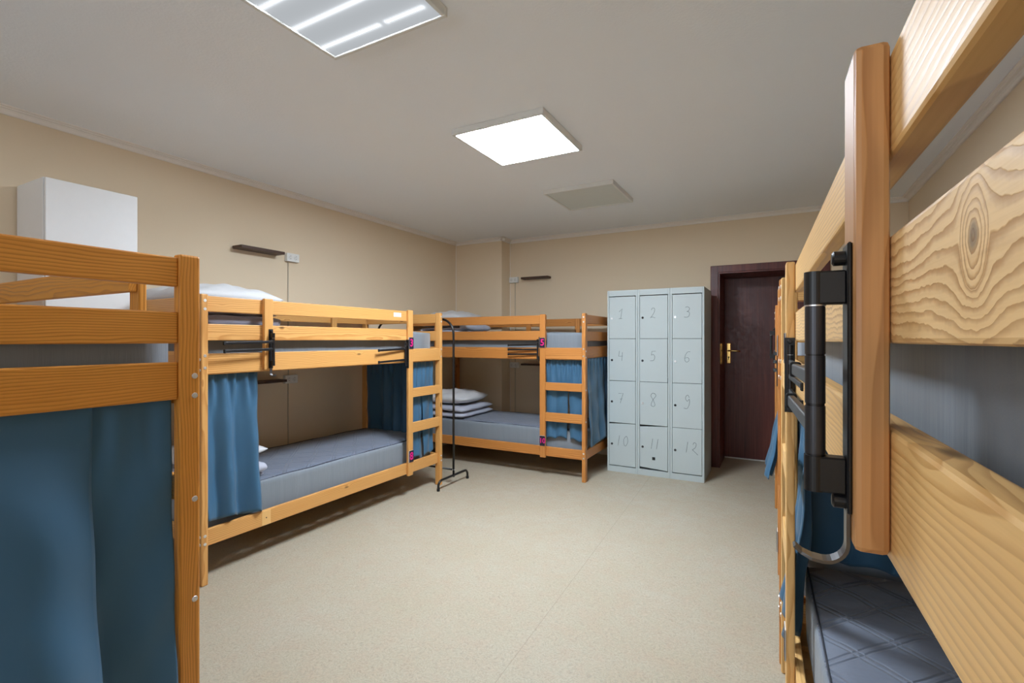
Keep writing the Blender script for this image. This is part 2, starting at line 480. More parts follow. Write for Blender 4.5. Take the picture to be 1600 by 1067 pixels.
hx = DX0 + 0.055
bm = boxbm(hx - 0.021, hx + 0.021, LY - 0.008, LY, 1.05, 1.275, bev=0.006, seg=2)
hp = obj('handle_plate', bm, BRASS, door)
bm = bmesh.new()
cyl(bm, (hx, LY - 0.008, 1.19), (hx, LY - 0.05, 1.19), 0.009, n=14)
tube(bm, [(hx, LY - 0.05, 1.19), (hx + 0.03, LY - 0.052, 1.191), (hx + 0.08, LY - 0.052, 1.189), (hx + 0.118, LY - 0.05, 1.186)], 0.008)
obj('door_handle', bm, BRASS, door, True)
bm = bmesh.new()
cyl(bm, (hx, LY - 0.0075, 1.118), (hx, LY - 0.0095, 1.118), 0.008, n=14)
box(bm, hx - 0.003, hx + 0.003, LY - 0.0095, LY - 0.0075, 1.09, 1.115)
obj('keyhole', bm, DARK_HOLE, hp)
bm = boxbm(DX0 + 0.012, DX0 + 0.016, YB + 0.02, YB + 0.19, 1.055, 1.272, bev=0.0015)
obj('strike_plate', bm, BRASS, door)

# ------------------------------------------------------------------ ceiling lights
def panel(x, y, mat, label, rz=0.0, size=0.6):
    e = empty('ceiling_light', (x, y, H), rz)
    h = size / 2
    bm = bmesh.new()
    z0, z1 = -0.036, 0.0
    w = 0.018
    box(bm, -h, h, -h, -h + w, z0, z1, bev=0.002); box(bm, -h, h, h - w, h, z0, z1, bev=0.002)
    box(bm, -h, -h + w, -h + w, h - w, z0, z1, bev=0.002); box(bm, h - w, h, -h + w, h - w, z0, z1, bev=0.002)
    obj('light_frame', bm, WHITE_METAL, e)
    obj('diffuser', boxbm(-h + w, h - w, -h + w, h - w, -0.030, -0.022), mat, e)
    if mat is STRIP_M:
        for y, a, b in LED_ROWS:
            obj('led_row', boxbm(a, b, y - 0.004, y + 0.004, -0.0308, -0.0301), LED_M, e)
    return tag(e, label, 'ceiling light', 'square ceiling light panels in a row')
panel(-1.415, 2.70, LAMP_M, 'brightly lit square ceiling light panel, middle one of the row')
panel(-1.435, 4.04, OFF_M, 'unlit grey square ceiling light panel nearest the lockers and door')
panel(-1.40, 1.215, STRIP_M, 'large dim ceiling light panel with led rows showing, nearest the viewer')

# ------------------------------------------------------------------ bunk beds
def bunk(label, loc, rz, mat, L=2.10, D=0.96, flip=False, so=0.405, upper=None, lower=None, blank=False, mid_mat=None, sticker=False, plates=True):
    e = empty('bunk_bed', loc, rz)
    tag(e, label, 'bunk bed', 'pine bunk beds')
    e['L'] = L; e['so'] = so
    def fx(a, b): return (L - b, L - a) if flip else (a, b)
    PT, PW = 0.036, 0.056         # post thickness along length, across depth
    posts = []
    for xa, xb in ((0, PT), (L - PT, L)):
        for ya, yb in ((0, PW), (D - PW, D)):
            posts.append(((xa, xb), (ya, yb), board('post', e, fx(xa, xb), (ya, yb), (0, 1.555), 'z', mat, 0.006)))
    # end boards: slot between the posts
    for ex in ((0.010, 0.033), (L - 0.033, L - 0.010)):
        for z in ((1.14, 1.247), (1.300, 1.390), (1.462, 1.545), (0.20, 0.285)):
            board('end_board', e, fx(*ex), (PW, D - PW), z, 'y', mat)
    # long side rails
    sx0, sx1 = L - so - 0.058, L - so          # ladder stile
    RY = (0.0255, 0.050)
    board('side_rail', e, fx(PT, L - PT), RY, (1.125, 1.236), 'x', mat)
    board('side_rail', e, fx(PT, L - PT), RY, (0.198, 0.288), 'x', mat)
    if flip and mid_mat:
        board('guard_rail', e, fx(PT, sx1 - 0.005), RY, (1.307, 1.397), 'x', mid_mat, off=(0, 0, 0))
    else:
        board('guard_rail', e, fx(PT, sx1 - 0.005), RY, (1.307, 1.397), 'x', mat)
    top = board('guard_rail', e, fx(PT, sx1 - 0.005), RY, (1.463, 1.548), 'x', mat)
    board('guard_spacer', e, fx(0.362, 0.420), (0.0, 0.0250), (1.132, 1.556), 'z', PINE_BROWN if mid_mat else mat, 0.005)
    BY = (D - 0.054, D - 0.030)
    board('side_rail', e, fx(PT, L - PT), BY, (1.125, 1.236), 'x', mat)
    board('side_rail', e, fx(PT, L - PT), BY, (0.198, 0.288), 'x', mat)
    board('guard_rail', e, fx(PT, L - PT), BY, (1.463, 1.548), 'x', mat)
    for sx in (0.42, 1.03, 1.64):
        board('guard_spacer', e, fx(sx, sx + 0.056), (D - 0.080, D - 0.0545), (1.132, 1.546), 'z', mat, 0.004)
    # ladder
    lad = empty('ladder'); lad.parent = e
    board('stile', lad, fx(sx0, sx1), (0.0, 0.0250), (0.185, 1.556), 'z', mat, 0.005)
    for z in ((1.128, 1.234), (0.830, 0.906), (0.535, 0.620)):
        board('rung', lad, fx(sx1, L - PT), (0.004, 0.0248), z, 'x', mat)
    # slatted bases
    for z in (1.150, 0.225):
        bm = bmesh.new()
        for yy in (0.0505, D - 0.0505 - 0.05): box(bm, *fx(PT + 0.02, L - PT - 0.02), yy, yy + 0.05, z - 0.03, z)
        k = 0.10
        while k < L - 0.12:
            box(bm, *fx(k, k + 0.06), 0.056, D - 0.056, z, z + 0.016)
            k += 0.135
        obj('slatted_base', bm, PINE_PALE, e)
    # bolts
    def bolt(parent, c, n):
        bm = bmesh.new(); c = Vector(c); n = Vector(n)
        cyl(bm, c, c + n * 0.0022, 0.0085, 0.0075, 16); cyl(bm, c + n * 0.0022, c + n * 0.0026, 0.004, 0.004, 6)
        b = obj('bolt', bm, CHROME, parent)
    for (xa, xb), (ya, yb), p in posts:
        outx = -1 if xa == 0 else 1
        X = (0 if xa == 0 else L)
        Xn = outx
        if flip: X = L - X; Xn = -outx
        yb_ = 0.016 if ya == 0 else D - 0.016
        for z in ((1.205, 1.148, 0.847, 0.555) if (ya == 0 and xa > 0) else (1.205, 1.148, 0.262, 0.222)):
            bolt(p, (X, yb_, z), (Xn, 0, 0))
        if ya == 0:
            xm = (xa + xb) / 2
            xm = L - xm if flip else xm
            for z in (1.52, 1.475, 1.225, 1.16, 0.265, 0.222): bolt(p, (xm, 0, z), (0, -1, 0))
    if sticker:
        px = fx(0.362, 0.420)
        board('pale_wood_patch', e, px, (RY[0] - 0.0012, RY[0] + 0.0002), (0.200, 0.286), 'z', PINE_PALE, 0.0003)
        obj('screw_hole', cyl(bmesh.new(), (sum(px) / 2, RY[0] - 0.0012, 0.243), (sum(px) / 2, RY[0] - 0.0016, 0.243), 0.004, n=12), DARK_HOLE, e)
        x0, x1 = fx(1.50, 1.59)
        obj('paper_sticker', boxbm(x0, x1, RY[0] - 0.001, RY[0] + 0.0002, 1.495, 1.530, bev=0.0004), PAPER, e)
    # number plates on the ladder stile
    if plates:
        xm = sum(fx(sx0, sx1)) / 2
        for txt, z in ((upper, 1.283), (lower, 0.345)):
            pl = obj('number_plate', boxbm(xm - 0.030, xm + 0.029, -0.0032, -0.0002, z - 0.049, z + 0.049, bev=0.0008), WHITE_PL, e)
            obj('plate_face', boxbm(xm - 0.028, xm + 0.029, -0.0045, -0.0030, z - 0.048, z + 0.048, bev=0.0005), PLATE_D, pl)
            if not txt: continue
            pl['label'] = 'dark number plate with pink number ' + txt
            M = Matrix.Translation((xm + 0.002, -0.0052, z)) @ Matrix.Rotation(PI / 2, 4, 'X')
            digits(txt, 0.085 if len(txt) == 1 else 0.066, pl, M)
    e['xf'] = 1 if flip else 0
    return e

def Mof(e):
    return Matrix.Translation(e.location) @ Matrix.Rotation(e.rotation_euler.z, 4, 'Z')

def rounded_box(L0, W0, T, r, puff, nx=26, ny=14, bulge=0.0, wob=0.004, seed=0):
    """a soft box centred in x,y with its base on z=0"""
    bm = bmesh.new()
    box(bm, -L0 / 2, L0 / 2, -W0 / 2, W0 / 2, 0, T)
    bmesh.ops.subdivide_edges(bm, edges=bm.edges[:], cuts=10, use_grid_fill=True)
    rnd = random.Random(seed)
    ph = [rnd.uniform(0, 6.28) for _ in range(6)]
    hx, hy, hz = L0 / 2, W0 / 2, T / 2
    for v in bm.verts:
        x, y, z = v.co.x, v.co.y, v.co.z - hz
        cx = max(-hx + r, min(hx - r, x)); cy = max(-hy + r, min(hy - r, y)); cz = max(-hz + r, min(hz - r, z))
        d = Vector((x - cx, y - cy, z - cz))
        if d.length > 1e-9: d = d.normalized() * r
        nx_, ny_ = cx / hx, cy / hy
        q = (1 - nx_ ** 4) * (1 - ny_ ** 4)
        co = Vector((cx, cy, cz)) + d
        if co.z > 0: co.z += puff * q
        w = wob * (math.sin(9 * co.x + ph[0]) * math.sin(11 * co.y + ph[1]) + 0.6 * math.sin(21 * co.x + ph[2] + 5 * co.z) + 0.5 * math.sin(25 * co.y + ph[3]))
        if co.z > -hz * 0.5: co.z += w * (1 if co.z > 0 else 0.3)
        co.y += wob * 0.6 * math.sin(17 * co.x + ph[4])
        v.co = (co.x, co.y, max(0.0, co.z + hz))
    return bm

def mattress(bed, z, T, label, quilted=False, gap=0.058, seed=0):
    L = bed['L']; D = 0.96
    W0 = D - 2 * gap
    bm = rounded_box(L - 0.10, W0, T, 0.024, 0.006, wob=0.0022, seed=seed)
    bmesh.ops.recalc_face_normals(bm, faces=bm.faces)
    me = bpy.data.meshes.new('mattress'); bm.to_mesh(me); bm.free()
    me.polygons.foreach_set('use_smooth', [True] * len(me.polygons))
    e = link('mattress', me, [SHEET, QUILT])
    if quilted:
        for p in me.polygons:
            if p.normal.z > 0.6: p.material_index = 1
    Ml = Mof(bed)
    e.location = Ml @ Vector((L / 2, D / 2 if not 'D' in bed else bed['D'] / 2, z)); e.rotation_euler = bed.rotation_euler
    if quilted:
        # piping along the top edges
        bm = bmesh.new()
        for s in (-1, 1):
            pts = [(-L / 2 + 0.08 + k * (L - 0.16) / 24, s * (W0 / 2 - 0.013), T - 0.004 + 0.002 * math.sin(k * 1.3)) for k in range(25)]
            tube(bm, pts, 0.0028, 6)
        obj('piping', bm, PIPING, e)
    return tag(e, label, 'mattress', 'grey mattresses on the bunk beds')

def cushion(name, loc, rz, L0, W0, T, mat, label, cat, tilt=(0, 0), seed=0, puffy=2.6, group=None):
    rnd = random.Random(seed); ph = [rnd.uniform(0, 6.28) for _ in range(8)]
    bm = bmesh.new()
    NU, NV = 36, 26
    grid = {}
    for s in (1, -1):
        for i in range(NU + 1):
            for j in range(NV + 1):
                u, v = -1 + 2 * i / NU, -1 + 2 * j / NV
                edge = i in (0, NU) or j in (0, NV)
                if edge and s == -1: grid[(s, i, j)] = grid[(1, i, j)]; continue
                h = ((1 - abs(u) ** puffy) * (1 - abs(v) ** puffy)); h = max(h, 0) ** 0.55
                x = u * L0 / 2 * (1 - 0.06 * (1 - abs(v)) * 0 - 0.05 * abs(v) ** 2 * abs(u) ** 6)
                y = v * W0 / 2 * (1 - 0.06 * abs(u) ** 6 * (1 - 0))
                wr = 0.010 * (math.sin(7 * u + ph[0] + 2 * v) * math.sin(5 * v + ph[1]) + 0.5 * math.sin(16 * u + 6 * v + ph[2]) + 0.4 * math.sin(13 * v - 7 * u + ph[3]))
                z = T / 2 + s * T / 2 * h + wr * h * (1 if s > 0 else 0.2)
                if s < 0: z = max(z, 0.0)
                grid[(s, i, j)] = bm.verts.new((x, y, z))
    for s in (1, -1):
        for i in range(NU):
            for j in range(NV):
                q = [grid[(s, i, j)], grid[(s, i + 1, j)], grid[(s, i + 1, j + 1)], grid[(s, i, j + 1)]]
                bm.faces.new(q if s > 0 else q[::-1])
    o = obj(name, bm, mat, None, True)
    o.location = loc; o.rotation_euler = (tilt[0], tilt[1], rz)
    return tag(o, label, cat, group)

def blanket(loc, rz, L0, W0, T, mat, label, seed=0, layers=3):
    """a duvet folded into layers, one rounded fold at the +x end"""
    bm = bmesh.new()
    rnd = random.Random(seed); ph = [rnd.uniform(0, 6.28) for _ in range(8)]
    t = T / layers
    path = []
    z = t / 2; x0, x1 = -L0 / 2 + t, L0 / 2 - t
    for k in range(layers):
        a, b = (x0, x1) if k % 2 == 0 else (x1, x0)
        for i in range(13): path.append((a + (b - a) * i / 12, z))
        if k < layers - 1:
            sg = 1 if k % 2 == 0 else -1
            for i in range(1, 6):
                an = -PI / 2 + PI * i / 6
                path.append((b + sg * math.cos(an) * t / 2, z + t / 2 + math.sin(an) * t / 2))
        z += t
    NV = 18
    top, bot = [], []
    n = len(path)
    for i, (x, z) in enumerate(path):
        xa, za = path[max(0, i - 1)]; xb, zb = path[min(n - 1, i + 1)]
        tx, tz = xb - xa, zb - za; l = math.hypot(tx, tz) or 1; nx, nz = -tz / l, tx / l
        ra, rb = [], []
        for j in range(NV + 1):
            v = -1 + 2 * j / NV
            hh = t * 0.47 * max(0.12, (1 - abs(v) ** 8)) ** 0.5
            if i in (0, n - 1): hh *= 0.25
            wv = 0.007 * math.sin(11 * x + 4 * v + ph[i // 13 % 8]) * math.sin(3.2 * v + ph[3] + i * 0.15)
            y = v * W0 / 2 * (1 + 0.02 * math.sin(i * 0.7 + ph[2]))
            ra.append(bm.verts.new((x + nx * hh, y, max(0.0, z + nz * hh + wv))))
            rb.append(bm.verts.new((x - nx * hh, y, max(0.0, z - nz * hh + wv * 0.6))))
        top.append(ra); bot.append(rb)
    for i in range(n - 1):
        for j in range(NV):
            bm.faces.new([top[i][j], top[i + 1][j], top[i + 1][j + 1], top[i][j + 1]])
            bm.faces.new([bot[i][j + 1], bot[i + 1][j + 1], bot[i + 1][j], bot[i][j]])
        bm.faces.new([top[i][0], bot[i][0], bot[i + 1][0], top[i + 1][0]])
        bm.faces.new([top[i][NV], top[i + 1][NV], bot[i + 1][NV], bot[i][NV]])
    for i in (0, n - 1):
        for j in range(NV): bm.faces.new([top[i][j], top[i][j + 1], bot[i][j + 1], bot[i][j]])
    o = obj('folded_blanket', bm, mat, None, True)
    o.location = loc; o.rotation_euler = (0, 0, rz)
    return tag(o, label, 'blanket')

def curtain(M, p0, p1, z1, z0, label, folds=5, amp=0.014, amp1=0.045, flare=0.0, out=-1, w0=1.0, w1=1.0, seed=0, slit=None, skew=0.0, pw=1.6, hemz=0.10, zvar=0.02, group='blue bunk curtains', jitter=0.6, shift=0.0):
    """gathered cloth hung along p0-p1 (local xy of M) from z1 down to z0; out = side it billows to"""
    rnd = random.Random(seed)
    a, b = Vector((*p0, 0)), Vector((*p1, 0))
    d = (b - a); Ln = d.length; d.normalize(); nrm = Vector((d.y, -d.x, 0)) * out
    NU, NV = max(60, int(folds * 18)), 44
    ph = [rnd.uniform(0, 6.28) for _ in range(8)]
    warp = [rnd.uniform(-jitter, jitter) for _ in range(4)]
    bm = bmesh.new()
    rows = []
    for j in range(NV + 1):
        v = j / NV
        row = []
        for i in range(NU + 1):
            s = i / NU
            sw = s + 0.10 * (warp[0] * math.sin(2 * PI * s) + warp[1] * math.sin(4 * PI * s + 1))
            wide = w0 + (w1 - w0) * v
            hi = math.sin(2 * PI * folds * 2.1 * s + ph[0] + 0.5 * math.sin(2 * PI * s * 3 + ph[3]))
            lo = math.sin(2 * PI * folds * sw + ph[1] + 0.9 * v * math.sin(ph[5]))
            lo = 2.0 * math.sqrt(math.sin(PI * folds * sw + ph[1] * 0.5 + 0.45 * v * math.sin(ph[5])) ** 2 + 0.004) - 1.1
            lo2 = math.sin(2 * PI * folds * 0.5 * sw + ph[2])
            k = min(1, v / 0.35); k = k * k * (3 - 2 * k)
            f = amp * hi * (1 - k) * (0.5 + 0.5 * min(1, v / 0.05)) + (amp1 * (0.35 + 0.65 * v)) * (0.72 * lo + 0.28 * lo2) * (0.12 + 0.88 * k)
            f += 0.004 * math.sin(17 * v + 9 * s + ph[4]) * k
            x = (0.5 + (s - 0.5) * wide + skew * v + shift) * Ln
            off = f + flare * v ** pw
            if slit is not None:
                g = (s - slit)
                x += (0.02 if g > 0 else -0.02) * max(0, v - 0.35) * 1.2 * math.exp(-abs(g) * 6)
            z = z1 + (z0 - z1) * v + zvar * v * math.sin(3.3 * s + ph[6]) + (0.012 * v * lo)
            row.append(bm.verts.new(M @ (a + d * x + nrm * off + Vector((0, 0, z)))))
        rows.append(row)
    cut = None if slit is None else int(slit * NU)
    for j in range(NV):
        for i in range(NU):
            if cut is not None and i == cut and j > NV * 0.35: continue
            bm.faces.new([rows[j][i], rows[j][i + 1], rows[j + 1][i + 1], rows[j + 1][i]])
    o = obj('bunk_curtain', bm, CURTAIN, None, True)
    base_origin(o)
    so = o.modifiers.new('thickness', 'SOLIDIFY'); so.thickness = 0.002; so.offset = 0
    return tag(o, label, 'curtain', group)

def towel_rail(M, label, present=(0, 1, 2), length=0.30, angle=(0, 0, 0), hook=True, bar_mat=None):
    """swivel towel rail: local y points out of the mounting face, z up, origin at the plate centre"""
    e = empty('towel_rail')
    e.matrix_world = M
    obj('wall_plate', boxbm(-0.0145, 0.0145, 0, 0.0035, -0.117, 0.117, bev=0.0012), BLACK, e)
    for z in (0.105, -0.109):
        bm = bmesh.new()
        cyl(bm, (0, 0.0035, z), (0, 0.012, z), 0.0065, 0.0065, 20); cyl(bm, (0, 0.012, z), (0, 0.0135, z), 0.0065, 0.0045, 20)
        obj('screw', bm, BLACK, e)
    PV = 0.026
    for za, zb in ((0.0645, 0.094), (-0.102, -0.0705)):
        bm = bmesh.new()
        box(bm, -0.0082, 0.0082, 0.003, PV, za, zb, bev=0.0015)
        cyl(bm, (0, PV, za), (0, PV, zb), 0.0088, n=32)
        obj('bracket_arm', bm, BLACK, e)
    obj('pivot_tube', cyl(bmesh.new(), (0, PV, -0.0706), (0, PV, 0.0646), 0.0074, n=32), BLACK, e)
    obj('washer', cyl(bmesh.new(), (0, PV, 0.0632), (0, PV, 0.0644), 0.0084, n=32), CHROME, e)
    for q, z in enumerate((0.0415, -0.0025, -0.0475)):
        bm = cyl(bmesh.new(), (0, 0, -0.0212), (0, 0, 0.0212), 0.0081, n=32)
        T = Matrix.Translation((0, PV, z)) @ Matrix.Rotation(math.radians(angle[q]), 4, 'Z')
        if q in present:
            b2 = bmesh.new()
            box(b2, 0.0055, length, -0.0048, 0.0048, -0.008, 0.008, bev=0.0028, seg=3)
            b2.transform(Matrix.Rotation(math.radians(1.3), 4, 'Y'))
            me = bpy.data.meshes.new('tmp'); b2.to_mesh(me); b2.free(); bm.from_mesh(me); bpy.data.meshes.remove(me)
        bm.transform(T)
        b = obj('towel_bar' if q in present else 'collar', bm, bar_mat or BLACK, e)
        if q in present:
            bm = boxbm(length - 0.005, length + 0.006, -0.0072, 0.0072, -0.0108, 0.0108, bev=0.0035, seg=3)
            bm.transform(T @ Matrix.Rotation(math.radians(1.3), 4, 'Y'))
            obj('end_cap', bm, RUBBER, b)
    if hook:
        bm = bmesh.new()
        pts = [(0, 0.002, -0.112), (0, 0.002, -0.137)] + [(0, p.y, p.z) for p in arc((0, 0.0205, -0.145), (0, 1, 0), (0, 0, 1), 0.0185, PI, PI * 1.5, 8)] + [(0, 0.029, -0.1625), (0, 0.037, -0.159), (0, 0.0425, -0.154)]
        rr = []
        for i, p in enumerate(pts):
            w = 0.0075 if i < len(pts) - 2 else 0.006
            q = Vector(pts[min(i + 1, len(pts) - 1)]) - Vector(pts[max(0, i - 1)]); q.normalize()
            nn = Vector((0, -q.z, q.y))
            rr.append([bm.verts.new(Vector(p) + Vector((sx * w, 0, 0)) + nn * (sn * 0.0014)) for sx, sn in ((-1, -1), (1, -1), (1, 1), (-1, 1))])
        for i in range(len(rr) - 1):
            for k in range(4): bm.faces.new([rr[i][k], rr[i][(k + 1) % 4], rr[i + 1][(k + 1) % 4], rr[i + 1][k]])
        bm.faces.new(rr[0]); bm.faces.new(rr[-1][::-1])
        obj('hook', bm, HOOK_M, e)
    return tag(e, label, 'towel rail', 'black swivel towel rails on the bunk beds')

# --- the five beds
bed1 = bunk('amber pine bunk bed at the left edge, seen from its end', (-1.497, 0.832, 0), PI, PINE_AMBER, L=2.13, flip=True, so=0.30, plates=False)
bed2 = bunk('honey pine bunk bed with number plates 3 and 8 along the left wall', (-2.68, 1.495, 0), PI / 2, PINE_HONEY, L=2.115, upper='3', lower='8', sticker=True)
bed3 = bunk('orange pine bunk bed with number plates 5 and 10 in the far corner', (-3.64, 4.265, 0), 0, PINE_ORANGE, L=2.085, upper='5', lower='10')
bed4 = bunk('pale pine bunk bed close up at the right edge, knotted guard rail', (0.007, 2.235, 0), -PI / 2 + math.radians(1.6), PINE_PALE, L=2.10, D=0.93, flip=True, mid_mat=PINE_KNOT)
bed5 = bunk('orange pine bunk bed by the right wall in front of the door, mostly hidden', (-0.028, 4.36, 0), -PI / 2 + math.radians(0.8), PINE_ORANGE, L=2.105, D=0.94, so=0.41)
bed4['D'] = 0.93; bed5['D'] = 0.94

for k, (b, w) in enumerate(((bed1, 'of the amber bunk at the left edge'), (bed2, 'of the honey bunk with plates 3 and 8'), (bed3, 'of the corner bunk with plates 5 and 10'), (bed4, 'of the pale close-up bunk at right'), (bed5, 'of the hidden bunk in front of the door'))):
    g = 0.088 if k else 0.053
    mattress(b, 1.167, 0.215, 'grey sheeted mattress on the upper level ' + w, gap=g, seed=k)
    mattress(b, 0.242, 0.215, 'grey quilted mattress on the lower level ' + w, True, gap=0.088, seed=k + 9)

# --- bedding
blanket((-3.12, 1.80, 1.384), PI / 2 * 0, 0.72, 0.46, 0.10, BLANKET_G, 'grey folded blanket under the pillow on the upper bunk along the left wall', 3)
cushion('pillow', (-3.18, 1.83, 1.488), 0.05, 0.66, 0.62, 0.165, PILLOW_W, 'white pillow on the upper bunk along the left wall, right of the tall cabinet', 'pillow', seed=1)
blanket((-3.10, 1.755, 0.459), PI, 0.60, 0.42, 0.10, BLANKET_W, 'white folded blanket peeking from behind the curtain on the lower bunk along the left wall', 5)
cushion('pillow', (-3.10, 1.765, 0.562), 0.1, 0.56, 0.46, 0.11, PILLOW_W, 'white patterned pillow peeking from behind the curtain on the lower bunk along the left wall', 'pillow', seed=2)
blanket((-3.26, 4.66, 1.384), PI, 0.56, 0.62, 0.10, BLANKET_W, 'lilac white folded blanket on the upper bunk in the far corner', 7)
cushion('pillow', (-3.32, 4.70, 1.487), 0.05, 0.52, 0.62, 0.150, PILLOW_W, 'white pillow on the upper bunk in the far corner, below the chimney breast', 'pillow', seed=3)
blanket((-3.24, 4.66, 0.459), PI, 0.70, 0.60, 0.13, BLANKET_W, 'white folded blanket under a pillow on the lower bunk in the far corner', 8, 2)
cushion('pillow', (-3.28, 4.66, 0.588), 0.06, 0.62, 0.56, 0.15, PILLOW_W, 'white striped pillow on the folded blanket of the lower bunk in the far corner', 'pillow', seed=4)

# --- curtains
M1, M2, M3, M4, M5 = map(Mof, (bed1, bed2, bed3, bed4, bed5))
curtain(M1, (0.046, 0.33), (0.038, 0.064), 1.16, 0.298, 'right-hand shaded blue curtain panel on the end of the amber bunk', folds=1.0, amp=0.008, amp1=0.016, flare=0.030, out=1, seed=21, w1=1.0, jitter=0.3)
curtain(M1, (0.040, 0.245), (0.040, 0.90), 1.16, 0.298, 'left-hand blue curtain panel on the end of the amber bunk, lit folds', folds=1.5, amp=0.004, amp1=0.12, flare=0.07, out=-1, seed=4, w1=1.0, jitter=0.4, zvar=0.005)
curtain(M1, (0.10, 0.075), (0.52, 0.075), 1.12, 0.35, 'blue curtain on the ladder side of the amber bunk at the left edge', folds=4, amp=0.008, amp1=0.018, out=1, seed=5)
curtain(M2, (0.045, 0.072), (0.365, 0.072), 1.125, 0.31, 'blue curtain tied at the near end of the bunk with plate 8', folds=2.4, amp=0.013, amp1=0.046, flare=0.045, out=1, seed=11, w1=1.06)
curtain(M2, (1.735, 0.066), (2.055, 0.066), 1.125, 0.315, 'blue curtain behind the ladder rungs of the bunk with plate 8', folds=2.6, amp=0.008, amp1=0.014, flare=0.008, out=1, seed=6, slit=0.5, w1=0.94)
curtain(M2, (2.050, 0.10), (2.050, 0.86), 1.13, 0.42, 'shaded blue curtain inside the far end of the bunk with plate 8', folds=5, amp=0.010, amp1=0.026, out=1, seed=7)
curtain(M3, (1.665, 0.068), (2.030, 0.068), 1.125, 0.36, 'blue curtain behind the ladder of the corner bunk with plate 10', folds=3.2, amp=0.012, amp1=0.015, flare=0.008, out=1, seed=8, slit=0.62)
curtain(M3, (2.070, 0.065), (2.070, 0.86), 1.135, 0.315, 'blue curtain over the end of the corner bunk beside the lockers', folds=4, amp=0.008, amp1=0.018, flare=0.034, out=1, seed=9, pw=1.2)
curtain(M4, (0.045, 0.075), (0.37, 0.075), 1.125, 0.33, 'blue curtain behind the ladder of the pale close-up bunk at right', folds=3, amp=0.012, amp1=0.030, flare=0.06, out=1, seed=12, pw=2.2)
curtain(M4, (0.050, 0.86), (0.050, 0.062), 1.13, 0.47, 'dark shaded blue curtain inside the far end of the pale close-up bunk', folds=5, amp=0.010, amp1=0.022, out=-1, seed=17)
curtain(M5, (0.05, 0.070), (0.80, 0.070), 1.125, 0.40, 'blue curtain flaring out from the hidden bunk in front of the door', folds=5, amp=0.010, amp1=0.028, flare=0.115, out=1, seed=14, pw=1.3)
curtain(M5, (1.76, 0.068), (2.04, 0.068), 1.125, 0.36, 'blue curtain behind the ladder of the hidden bunk in front of the door', folds=3, amp=0.010, amp1=0.020, flare=0.03, out=1, seed=15)

# --- swivel towel rails
def rail_front(bed, x, z, dirx, label, tilt=(0, 0, 0), **k):
    """plate on the front face (bed-local -y); bars run along bed-local dirx"""
    if bed['xf']: x = bed['L'] - x
    M = Mof(bed) @ Matrix.Translation((x, -0.0002, z)) @ Matrix.Rotation(PI, 4, 'Z')
    ang = tuple((0 if dirx < 0 else 180) + (t if dirx < 0 else -t) for t in tilt)
    return towel_rail(M, label, angle=ang, **k)
def rail_side(bed, z, label, tilt=(4, 4, 4), **k):
    """plate on the side of the ladder stile that faces away from the ladder; bars run straight out of it"""
    x = bed['L'] - bed['so'] - 0.058
    if bed['xf']:
        M = Mof(bed) @ Matrix.Translation((bed['L'] - x + 0.0002, 0.010, z)) @ Matrix.Rotation(-PI / 2, 4, 'Z')
        ang = tuple(90 - t for t in tilt)
    else:
        M = Mof(bed) @ Matrix.Translation((x - 0.0002, 0.010, z)) @ Matrix.Rotation(PI / 2, 4, 'Z')
        ang = tuple(90 + t for t in tilt)
    return towel_rail(M, label, angle=ang, hook=False, **k)
rail_front(bed2, 0.402, 1.257, -1, 'black swivel towel rail on the guard spacer of the honey pine bunk', present=(0, 1), tilt=(1, 2, 0))
rail_side(bed2, 1.195, 'black swivel towel rail beside number plate 3', present=(0, 2), length=0.33)
rail_side(bed3, 1.222, 'black swivel towel rail beside number plate 5', length=0.31)
rail_front(bed4, 0.385, 1.277, -1, 'large black swivel towel rail close up on the pale bunk', present=(1, 2), tilt=(0, 0, 1), length=0.29, bar_mat=GREY_BAR)
rail_side(bed4, 1.200, 'black swivel towel rail on the ladder stile of the pale bunk', tilt=(-3, -3, -2), length=0.30)
rail_front(bed5, 0.392, 1.280, -1, 'black towel rail seen edge-on against the dark door', present=(), hook=False)
rail_side(bed5, 1.200, 'black towel rail on the ladder stile of the hidden bunk by the door')

# ------------------------------------------------------------------ lockers
def strokes(bm, pts, y, r=0.0016):
    tube(bm, [(p[0], y, p[1]) for p in pts], r, 5)

def smooth_pts(pts, n=6):
    out = []
    P = [pts[0]] + list(pts) + [pts[-1]]
    for i in range(1, len(P) - 2):
        for k in range(n):
            t = k / n
            q = []
            for d in (0, 1):
                a, b, c, e = P[i - 1][d], P[i][d], P[i + 1][d], P[i + 2][d]
                q.append(0.5 * (2 * b + (c - a) * t + (2 * a - 5 * b + 4 * c - e) * t * t + (3 * b - a - 3 * c + e) * t ** 3))
            out.append(tuple(q))
    out.append(pts[-1])
    return out
